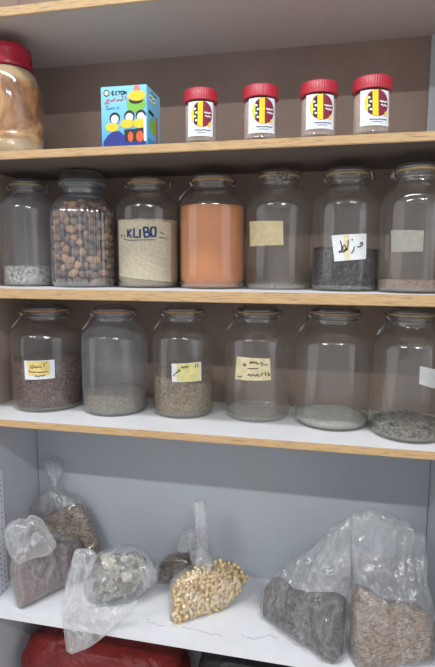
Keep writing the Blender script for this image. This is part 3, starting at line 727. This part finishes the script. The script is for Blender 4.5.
class Frame:
    """an upright or leaning plane through two points where the bag touches the shelf"""
    def __init__(s, a, b, lean=0):
        s.o = a.copy(); s.U = (b - a); s.U.z = 0; s.U.normalize()
        s.V = Vector((0, 0, 1)); s.N = s.U.cross(s.V)           # towards the front
        if s.N.y > 0: s.N = -s.N
        R_ = Matrix.Rotation(lean, 3, s.U) if s.U.x > 0 else Matrix.Rotation(-lean, 3, s.U)
        s.V = R_ @ s.V; s.N = R_ @ s.N
        # lean > 0 tips the top away from the viewer
        if s.V.y < 0 and lean > 0: pass
    def uv(s, x, y):
        p = onplane(x, y, s.o, s.N) - s.o; return Vector((p.dot(s.U), p.dot(s.V)))
    def w(s, u, v, n): return s.o + s.U * u + s.V * v + s.N * n
def bulge(d, dm, p=2.2):
    t = max(0, 1 - min(1, d / dm)); return (1 - t ** p) ** (1 / p)
def pillow(fr, outline, T, dm, sp=.010, amp=.003, nf=22, back=.7, film_outline=None, inset=0, zmin=None, seed=0, crease=None, smooth=1, ymax=YI - .002, xmax=XR - .002, xmin=XL + .002, pleat=None, crum=0, tf=None, cs=(34, 24)):
    if pleat: pleat = (fr.uv(pleat[0][0], pleat[0][1]), pleat[1], pleat[2])
    P = outline if isinstance(outline[0], Vector) else [fr.uv(x, y) for x, y in outline]
    P = smooth_poly(P, smooth)
    FO = film_outline or P
    B = resample(P, sp)
    pts = list(B); lo = Vector((min(p.x for p in P), min(p.y for p in P))); hi = Vector((max(p.x for p in P), max(p.y for p in P)))
    r = random.Random(seed); yy = lo.y
    k = 0
    while yy < hi.y:
        xx = lo.x + (sp / 2 if k % 2 else 0)
        while xx < hi.x:
            q = Vector((xx + r.uniform(-.2, .2) * sp, yy + r.uniform(-.2, .2) * sp))
            if inside(q, P) and poly_d(q, P) > sp * .5: pts.append(q)
            xx += sp
        yy += sp * .87; k += 1
    n = len(B)
    vs, es, fs, *_ = delaunay_2d_cdt(pts, [(i, (i + 1) % n) for i in range(n)], [list(range(n))], 1, 1e-6)
    bm = bmesh.new(); Fv, Bv = [], []
    for q in vs:
        q = Vector((q[0], q[1])); d = poly_d(q, FO); h = bulge(d, dm) * (tf(q) if tf else 1)
        nz = noise.fractal(Vector((q.x * nf, q.y * nf * .7, seed * 3.1)), .9, 2.0, 4)
        nz2 = noise.fractal(Vector((q.x * nf, q.y * nf * .7, seed * 3.1 + 9)), .9, 2.0, 4)
        cr = crease(q) if crease else 0
        if crum:
            w1 = Vector((q.x * cs[0] + seed, q.y * cs[1], seed * 1.7)); w1 += Vector((noise.noise(w1 * .6), noise.noise(w1 * .6 + Vector((5, 5, 5))), 0)) * .9
            cr += crum * (.55 - 1.5 * abs(noise.noise(w1)) - .7 * abs(noise.noise(w1 * 2.1 + Vector((3, 1, 2)))))
        if pleat:
            dq = q - pleat[0]; rr_ = dq.length; an = math.atan2(dq.y, dq.x)
            cr += pleat[1] * math.exp(-rr_ / pleat[2]) * (.5 - 1.6 * abs(noise.noise(Vector((an * 3.2, rr_ * 5, seed)))))
        a = max(.0004, T * h - inset + max(-.0035, nz * amp + cr) * min(1, d / .012)); b = T * back * h - inset + max(-.003, nz2 * amp) * min(1, d / .012)
        if back > 0: b = max(.0004, b)
        for sgn, L in ((a, Fv), (-b, Bv)):
            w = fr.w(q.x, q.y, sgn)
            if zmin is not None: w.z = max(w.z, zmin + (.0008 if not inset else .0016))
            w.y = min(w.y, ymax); w.x = max(xmin, min(w.x, xmax))
            L.append(bm.verts.new(w))
    cnt = {}
    for f in fs:
        try: bm.faces.new([Fv[i] for i in f]); bm.faces.new([Bv[i] for i in reversed(f)])
        except ValueError: continue
        for i in range(len(f)):
            a, b = f[i], f[(i + 1) % len(f)]; cnt[(min(a, b), max(a, b))] = cnt.get((min(a, b), max(a, b)), 0) + 1
    for (a, b), c in cnt.items():
        if c == 1:
            try: bm.faces.new((Fv[a], Fv[b], Bv[b], Bv[a]))
            except ValueError: pass
    return bm, P
M['film'] = film('clear_plastic_film', .21)
M['film_milky'] = film('milky_plastic_film', .34)
M['film_thin'] = film('thin_plastic_film', .20)

def bag(name, fr, outline, T, dm, label, cat='bag', mat='film', group=None, amp=.003, nf=22, seed=1, sp=.0062, back=.7, zmin=ZE, crease=None, smooth=1, pleat=None, crum=.0045, tf=None, cs=(34, 24)):
    bm, P = pillow(fr, outline, T, dm, sp, amp, nf, back, zmin=zmin, seed=seed, crease=crease, smooth=smooth, pleat=pleat, crum=crum, tf=tf, cs=cs)
    o = empty(name, fr.o, label, cat, group)
    obj('film_body', bm, M[mat], o)
    return o, P
def content(name, fr, outline, P, T, dm, mat, label, cat, seed=2, amp=.002, nf=60, back=.7, zmin=ZE, inset=.0085, sp=.009, kind='stuff'):
    poly = [fr.uv(x, y) for x, y in outline]
    bm, _ = pillow(fr, poly, T, dm, sp, amp, nf, back, film_outline=P, inset=inset, zmin=zmin, seed=seed, smooth=0)
    o = obj(name, bm, mat)
    o.data.transform(Matrix.Translation(-fr.o)); o.location = fr.o
    return tag(o, label, cat, kind=kind)
def extra_film(name, root, fr, outline, T, dm, mat, seed=5, amp=.004, nf=30, sp=.008, zmin=None, lab=None, back=.8, crum=.005, pleat=None):
    bm, _ = pillow(fr, outline, T, dm, .0055, amp, nf, back, zmin=zmin, seed=seed, crum=crum, pleat=pleat)
    o = obj(name, bm, M[mat], root)
    if lab: o['label'] = lab
    return o

# rear bag of brown flakes in the left corner
a = Vector((XL + .05, .262, ZE)); b_ = Vector((XL + .30, .268, ZE))
f1 = Frame(a, b_, -.12)
g1, P1 = bag('plastic_bag', f1, [(51, 486), (40, 495), (30, 508), (25, 523), (24, 562), (60, 566), (101, 562), (100, 545), (92, 520), (82, 500), (72, 491), (59, 486)], .040, .05,
             'knotted clear plastic bag of brown flakes, standing behind the purple-brown powder bag in the corner', seed=11, pleat=((54, 484), .022, .07), smooth=0)
content('brown_flakes', f1, [(38, 520), (50, 514), (66, 507), (82, 505), (92, 523), (99, 545), (100, 561), (60, 565), (30, 561), (32, 535)], P1, .040, .05,
        grains('brown_flake_grains', [(92, 76, 60), (140, 120, 98), (178, 158, 132), (118, 100, 80)], 110, .8, 1.0, (1, 1, 1.8)), 'brown dried flakes inside the knotted bag in the back corner', 'herbs', 12)
extra_film('knotted_top', g1, f1, [(52, 488), (51, 480), (45, 468), (44, 461), (52, 458), (60, 461), (64, 470), (58, 480), (58, 488)], .012, .012, 'film_milky', 13)

# front left bag of purple-brown powder
f2 = Frame(onz(17, 608, ZE), onz(75, 580, ZE), -.25)
g2, P2 = bag('plastic_bag', f2, [(13, 546), (10, 570), (13, 592), (17.5, 609), (30, 602), (55, 589), (80, 577), (84, 552), (76, 538), (55, 532), (30, 537)], .05, .045,
             'clear plastic bag of purple-brown powder with crumpled knotted top, at the left shelf end', seed=21, smooth=0, crum=.006, back=.45)
content('purple_brown_powder', f2, [(14, 552), (11, 570), (14, 592), (18, 607), (30, 601), (55, 588), (79, 577), (82, 553), (72, 541), (50, 542), (30, 547)], P2, .05, .045,
        grains('purple_powder_grains', [(110, 94, 92), (128, 110, 108), (144, 126, 124)], 380, .9, .3), 'purple-brown powder inside the front bag at the left shelf end', 'powder', 22, back=.45)
f2k = Frame(onz(17, 608, ZE) + Vector((0.0, .0, 0)), onz(60, 604, ZE), -.1)
extra_film('knotted_top', g2, f2k, [(4, 532), (8, 523), (18, 518), (26, 520), (30, 514), (42, 519), (50, 532), (58, 545), (50, 555), (36, 556), (28, 561), (18, 563), (8, 550)], .032, .02, 'film_milky', 23, .008, 26)
extra_film('knot', g2, f2k, [(31, 538), (33, 533), (39, 533), (42, 538), (39, 543), (33, 543)], .045, .014, 'film_milky', 24, .003, 30)

# crumpled bag hanging over the shelf edge
f3 = Frame(onz(88, 604, ZE), onz(140, 600, ZE), -.35)
g3, P3_ = bag('plastic_bag', f3, [(97, 553), (115, 545), (135, 544), (149, 552), (157, 565), (155, 578), (147, 590), (135, 600), (115, 605), (95, 605), (84, 592), (82, 577), (88, 562)], .055, .035,
              'crumpled clear plastic bag of whitish dried flowers, its loose tail hanging over the shelf edge', seed=31, amp=.006, nf=30, crum=.010, mat='film_milky')
content('dried_flowers', f3, [(103, 562), (112, 554), (123, 557), (133, 551), (146, 559), (142, 566), (148, 574), (138, 582), (136, 592), (120, 593), (112, 599), (99, 597), (93, 586), (99, 577), (94, 570)], P3_, .055, .035,
        grains('dried_flower_grains', [(84, 84, 74), (124, 122, 110), (176, 174, 162), (102, 102, 92)], 75, .8, 1.0), 'grey green dried flowers inside the crumpled bag over the shelf edge', 'dried flowers', 32, .003, inset=.016)
for (cx, cy, r_) in ((109, 561, 9.5), (127, 574, 8.5)):
    bm, _ = pillow(f3, [(cx + r_ * math.cos(t_ * PI / 5) * (1 + .25 * math.sin(t_ * 2.3)), cy + r_ * math.sin(t_ * PI / 5)) for t_ in range(10)], .047, .02, .006, .003, 70, -.84, seed=cx)
    o = obj('pale_blossom', bm, grains('blossom_grains%d' % cx, [(196, 188, 164), (222, 216, 198), (232, 228, 214)], 120, .9, .8)); o.data.transform(Matrix.Translation(-f3.o)); o.location = f3.o
    tag(o, ('upper' if cx == 109 else 'lower') + ' pale cream blossom clump inside the crumpled bag', 'flower', 'cream blossoms in the crumpled bag')
e0 = ony(66, 622, -.012)
f3t = Frame(Vector((e0.x, -.014, ZE)), Vector((e0.x + .2, -.012, ZE)), -.30)
extra_film('loose_tail', g3, f3t, [(75, 548), (92, 549), (97, 554), (94, 566), (87, 577), (84, 590), (90, 603), (115, 607), (142, 598), (128, 616), (110, 632), (90, 648), (67, 656), (64, 635), (62, 608), (66, 580), (72, 560)], .012, .03, 'film_milky', 33, .006, 34)
extra_film('twisted_neck', g3, f3, [(143, 562), (152, 561), (161, 567), (159, 580), (150, 588), (141, 590)], .03, .015, 'film_milky', 34)

# small dark bag behind
f4 = Frame(Vector((onz(160, 577, ZE).x, .265, ZE)), Vector((onz(195, 577, ZE).x, .265, ZE)), -.1)
g4, P4 = bag('plastic_bag', f4, [(156, 574), (158, 566), (166, 555), (177, 549), (190, 551), (199, 560), (200, 579), (178, 582), (160, 582)], .04, .03,
             'small knotted plastic bag of dark bark strips, tucked behind the yellow pieces', seed=41)
content('bark_strips', f4, [(157, 573), (159, 566), (167, 557), (178, 553), (190, 555), (197, 562), (198, 578), (178, 581), (161, 581)], P4, .04, .03,
        grains('bark_grains', [(58, 46, 34), (92, 74, 54), (128, 108, 82), (74, 60, 44)], 90, .8, 1.0, (1, 1, 2.4)), 'dark bark strips inside the small bag behind the yellow pieces', 'bark', 42)
extra_film('knotted_top', g4, f4, [(178, 553), (177, 545), (178, 536), (185, 529), (193, 528), (199, 538), (198, 553)], .02, .02, 'film_milky', 43)

# bag of yellow pieces
f5 = Frame(onz(170, 620, ZE), onz(226, 604, ZE), -.22)
OUT5 = [(170, 582), (179, 573), (190, 566), (199, 559), (210, 558), (222, 557), (231, 559), (239, 566), (247.5, 575), (238, 589), (224, 605), (205, 612), (192, 617), (181, 620), (169.5, 624), (170, 610), (168.5, 597)]
g5, P5 = bag('plastic_bag', f5, OUT5, .044, .04, 'knotted clear plastic bag of yellow dried pieces with tall twisted neck', seed=51, pleat=((202, 562), .016, .05), smooth=0)
core5 = content('yellow_heap', f5, [(172, 584), (181, 575), (200, 567), (222, 561), (231, 562), (243, 575), (236, 588), (223, 603), (192, 614), (171.5, 621), (171, 600)], P5, .044, .04,
        grains('yellow_heap_grains', [(150, 124, 78), (184, 158, 108), (208, 184, 132)], 120, .7, 1.0), 'heap of yellow dried pieces deeper inside the tall necked bag', 'dried food', 52, inset=.013)  # heap darker than the pieces: shade between them put into its colour
extra_film('twisted_neck', g5, f5, [(197, 560), (196, 540), (195, 520), (193, 502), (199, 498), (206, 500), (207, 520), (208, 540), (210, 560), (204, 565)], .016, .022, 'film_milky', 53, .004, 40, crum=.004)
extra_film('knot', g5, f5, [(191, 553), (199, 549), (208, 551), (211, 560), (207, 568), (198, 568), (191, 563)], .048, .016, 'film_milky', 54, .004, 40)
t = NT('yellow_piece'); oi = t.n('ShaderNodeObjectInfo')
col = t.ramp(oi.outputs['Random'], [(0, (216, 182, 116)), (.5, (234, 206, 142)), (1, (248, 232, 190))])
M['piece'] = t.done(t.bsdf(col, .55, 0, t.bump(t.noise(200), .2, .001)))
bm = bmesh.new()
pp = []
for i in range(7):
    a_ = -1.0 + 2.0 * i / 6; pp.append(Vector((.0120 * math.sin(a_), .0120 * math.cos(a_) - .009, 0)))
tube(bm, pp, .0052, 8)
for v in bm.verts: v.co *= .92
piece0 = obj('dried_piece', bm, M['piece'])
rr = random.Random(5); cnt5 = 0; pin = [fr_ for fr_ in P5]
spots = []
us = [p.x for p in P5]; vs_ = [p.y for p in P5]
tries = 0
while len(spots) < 210 and tries < 20000:
    tries += 1
    q = Vector((rr.uniform(min(us), max(us)), rr.uniform(min(vs_), max(vs_))))
    if not inside(q, P5): continue
    d = poly_d(q, P5)
    if d < .0085: continue
    if any((q - s).length < .0122 for s in spots): continue
    pxy = proj(f5.w(q.x, q.y, .044 * bulge(d, .04)))
    if pxy[1] < 566 and pxy[0] < 214: continue
    spots.append(q)
for i, q in enumerate(spots):
    o = piece0 if i == 0 else piece0.copy()
    if i: COL.objects.link(o)
    n_ = max(.002, .044 * bulge(poly_d(q, P5), .04) - .0095)
    w = f5.w(q.x, q.y, n_); w.z = max(w.z, ZE + .005); o.location = w
    o.rotation_euler = (rr.uniform(0, 6), rr.uniform(0, 6), rr.uniform(0, 6)); s = rr.uniform(.8, 1.25); o.scale = (s, s, s)
    tag(o, 'curled yellow dried piece in the tall necked clear bag', 'dried food', 'yellow pieces in the bag')

# bag of dark seeds, front right
def thin(fr, y0, y1, k=.38):
    a, b = fr.uv(350, y0).y, fr.uv(350, y1).y
    return lambda q: 1 - (1 - k) * max(0, min(1, (q.y - a) / (b - a)))
def ridges(fr, lines, h=.012, w=.0042):
    L = [[fr.uv(x, y) for x, y in l] for l in lines]
    def f(q):
        d = min(seg_d(q, a, b) for l in L for a, b in zip(l, l[1:]))
        return h * math.exp(-(d / w) ** 2)
    return f
R6 = [[(300, 598), (312, 592), (330, 597)], [(336, 522), (320, 545), (300, 565)], [(350, 520), (338, 550), (322, 580)], [(290, 562), (300, 580), (320, 590)], [(352, 545), (345, 575), (346, 600)], [(310, 555), (325, 570), (340, 572)], [(283, 612), (300, 620), (318, 640)], [(315, 618), (325, 635), (333, 655)]]
R7 = [[(362, 566), (372, 582), (384, 597), (396, 603), (410, 608), (424, 606)], [(358, 574), (372, 590), (382, 601)], [(376, 552), (384, 570), (389, 585), (388, 598)], [(405, 560), (407, 578), (403, 592), (408, 604)],
      [(422, 536), (420, 560), (417, 580), (420, 596)], [(400, 522), (386, 536), (376, 552), (366, 566)], [(370, 512), (382, 522), (400, 524), (415, 528)]]
f6 = Frame(onz(266, 613, ZE), onz(338, 663, ZE), -.18)
OUT6 = [(276, 574), (266, 588), (264.5, 614), (285, 630), (312, 648), (338, 664.5), (343.5, 655), (346, 625), (347, 598), (350, 580), (351, 560), (350, 545), (352, 528), (350, 515), (343, 520), (333, 524), (327, 533), (317, 541), (310, 547), (300, 553), (292, 559), (283, 566)]
g6, P6 = bag('plastic_bag', f6, OUT6, .045, .05, 'tall clear plastic bag of dark grey-brown seeds with its film gathered upright', mat='film_thin', seed=61, amp=.005, nf=26, crum=.009, crease=ridges(f6, R6), tf=thin(f6, 592, 555), cs=(44, 20), smooth=0)
content('dark_seeds', f6, [(277, 577), (267, 589), (266, 613), (285, 628), (312, 646), (337, 662), (341.5, 654), (344, 625), (345, 600), (330, 594), (305, 594), (288, 590)], P6, .045, .05,
        grains('dark_seed_grains', [(48, 43, 45), (68, 62, 63), (100, 93, 92)], 300, .7, .5), 'dark grey-brown seeds inside the bag with upright gathered film', 'seeds', 62)

# bag of shredded bark, right corner
f7 = Frame(onz(350, 663, ZE), onz(430, 654, ZE), -.15)
OUT7 = [(354, 585), (350.5, 607), (350, 640), (352, 665), (375, 664), (405, 661), (429, 656), (433, 625), (429, 600), (425, 580), (427, 556), (425, 534), (417, 531), (409, 521), (400, 519), (391, 513), (381, 511), (371, 507), (362, 511), (351, 513), (352, 528), (350, 545), (352, 565)]
g7, P7 = bag('plastic_bag', f7, OUT7, .06, .055, 'big open plastic bag of tan shredded bark, against the right side panel', seed=71, amp=.006, nf=24, mat='film', crum=.009, crease=ridges(f7, R7), tf=thin(f7, 596, 560), cs=(52, 16), smooth=0)
content('shredded_bark', f7, [(357, 587), (352.5, 607), (352, 640), (354, 663), (375, 662), (405, 659), (427.5, 654), (431, 626), (424, 609), (405, 607), (388, 604), (374, 594)], P7, .06, .055,
        grains('shredded_bark_grains', [(96, 78, 66), (142, 120, 102), (188, 166, 144), (118, 98, 84)], 120, .8, 1.0, (1, 1, 2.0)), 'tan shredded bark inside the big open bag by the side panel', 'bark', 72, .003)
# ------------------------------------------------------------------ perforated panel at the left, sacks below
zt = ony(0, 470, .1).z
pc = onz(9.3, 587, ZE)
t = NT('dotted_white'); v = t.n('ShaderNodeTexVoronoi'); t.set(v.inputs['Vector'], t.co); v.inputs['Scale'].default_value = 55; v.inputs['Randomness'].default_value = .15
col = t.mix(t.math('LESS_THAN', v.outputs['Distance'], .17), lin((214, 217, 226)), lin((110, 112, 122)))
M['dotted'] = t.done(t.bsdf(col, .6))
bm = bmesh.new(); box(bm, XL + .0005, max(XL + .012, pc.x), .002, pc.y, ZE + .0005, zt, .004)
o = obj('dotted_panel', bm, M['dotted'], None, False); tag(o, 'white perforated panel with rows of small dots, standing against the left side panel', 'box')

def sack(name, px0, px1, pytop, Y0, dpt, mat, label, seed):
    xl, xr = ony(px0, 660, Y0).x, ony(px1, 660, Y0).x; top = ony((px0 + px1) / 2, pytop, Y0 + dpt * .5).z
    cx, cy = (xl + xr) / 2, Y0 + dpt / 2; hx, hy, hz = (xr - xl) / 2, dpt / 2, (top - FLOOR)
    bm = bmesh.new(); bmesh.ops.create_uvsphere(bm, u_segments=72, v_segments=40, radius=1)
    for v in bm.verts:
        c = v.co.copy(); e = .55
        s = lambda a: math.copysign(abs(a) ** e, a)
        x, y, z = s(c.x), s(c.y), s(c.z)
        n_ = noise.fractal(Vector((c.x * 2.2, c.y * 2.2, c.z * 2.2 + seed)), .9, 2, 4) * .07
        k = 1 + n_ - .10 * max(0, z) ** 3
        v.co = Vector((cx + hx * x * k * .97, cy + hy * y * k * .93, FLOOR + .0015 + max(0, hz * (.5 + .5 * z * (1 + n_ * .8)) * .97)))
    o = obj(name, bm, mat, None); o.data.transform(Matrix.Translation((-cx, -cy, -FLOOR))); o.location = (cx, cy, FLOOR)
    return tag(o, label, 'sack'), (cx, cy, hx, hy, top)
t = NT('red_sack'); n = t.noise(9, 5, .6, None, .8)
M['red_sack'] = t.done(t.bsdf(t.ramp(n, [(.3, (98, 26, 25)), (.7, (134, 40, 36))]), .4, 0, t.bump(n, .6, .03), .4))
t = NT('black_sack'); n = t.noise(10, 5, .6, None, .8)
M['black_sack'] = t.done(t.bsdf(t.ramp(n, [(.3, (24, 24, 28)), (.7, (48, 47, 52))]), .4, 0, t.bump(n, .6, .03), .4))
rs, rd = sack('red_sack', 6, 178, 628, .075, .245, M['red_sack'], 'big red plastic sack stowed under the bottom shelf', 3.3)
sack('black_sack', 186, 330, 640, .075, .245, M['black_sack'], 'black plastic sack under the bottom shelf beside the red sack', 8.1)

# ------------------------------------------------------------------ light
def area(name, loc, sx, sy, e, col=(1, 1, 1), rot=(0, 0, 0)):
    l = bpy.data.lights.new(name, 'AREA'); l.shape = 'RECTANGLE'; l.size = sx; l.size_y = sy; l.energy = e; l.color = col
    o = bpy.data.objects.new(name, l); COL.objects.link(o); o.location = loc; o.rotation_euler = rot; return o
area('ceiling_tube', (-1.75, -2.70, 1.78), 1.2, .10, 56, (1, .985, .97))
area('ceiling_tube', (.95, -2.70, 1.78), 1.2, .10, 56, (1, .985, .97))
area('ceiling_panel', (-.35, -.72, 1.78), 1.6, .16, 30, (.97, .985, 1))
wd = bpy.data.worlds.new('room_light'); S.world = wd; wd.use_nodes = True
wt = wd.node_tree; bg = wt.nodes['Background']
# even room light; bright patches added left front and right for glass reflections
tc = wt.nodes.new('ShaderNodeTexCoord')
def glow(d, lo):
    vm = wt.nodes.new('ShaderNodeVectorMath'); vm.operation = 'DOT_PRODUCT'; wt.links.new(tc.outputs['Generated'], vm.inputs[0]); vm.inputs[1].default_value = Vector(d).normalized()
    mr = wt.nodes.new('ShaderNodeMapRange'); mr.interpolation_type = 'SMOOTHSTEP'; mr.inputs['From Min'].default_value = lo; mr.inputs['From Max'].default_value = lo + .05
    wt.links.new(vm.outputs['Value'], mr.inputs['Value']); return mr.outputs[0]
g1_, g2_ = glow((-1, -.42, .10), .90), glow((1, -.55, .12), .93)
ad = wt.nodes.new('ShaderNodeMath'); ad.operation = 'ADD'; wt.links.new(g1_, ad.inputs[0]); wt.links.new(g2_, ad.inputs[1])
st = wt.nodes.new('ShaderNodeMath'); st.operation = 'MULTIPLY_ADD'; wt.links.new(ad.outputs[0], st.inputs[0]); st.inputs[1].default_value = .9; st.inputs[2].default_value = .52
bg.inputs[0].default_value = (.90, .93, 1.0, 1); wt.links.new(st.outputs[0], bg.inputs[1])
S.view_settings.view_transform = 'Standard'; S.view_settings.look = 'None'; S.view_settings.gamma = 1; S.view_settings.exposure = 0
S.view_settings.use_curve_mapping = False
S.cycles.transparent_max_bounces = 32; S.cycles.max_bounces = 8
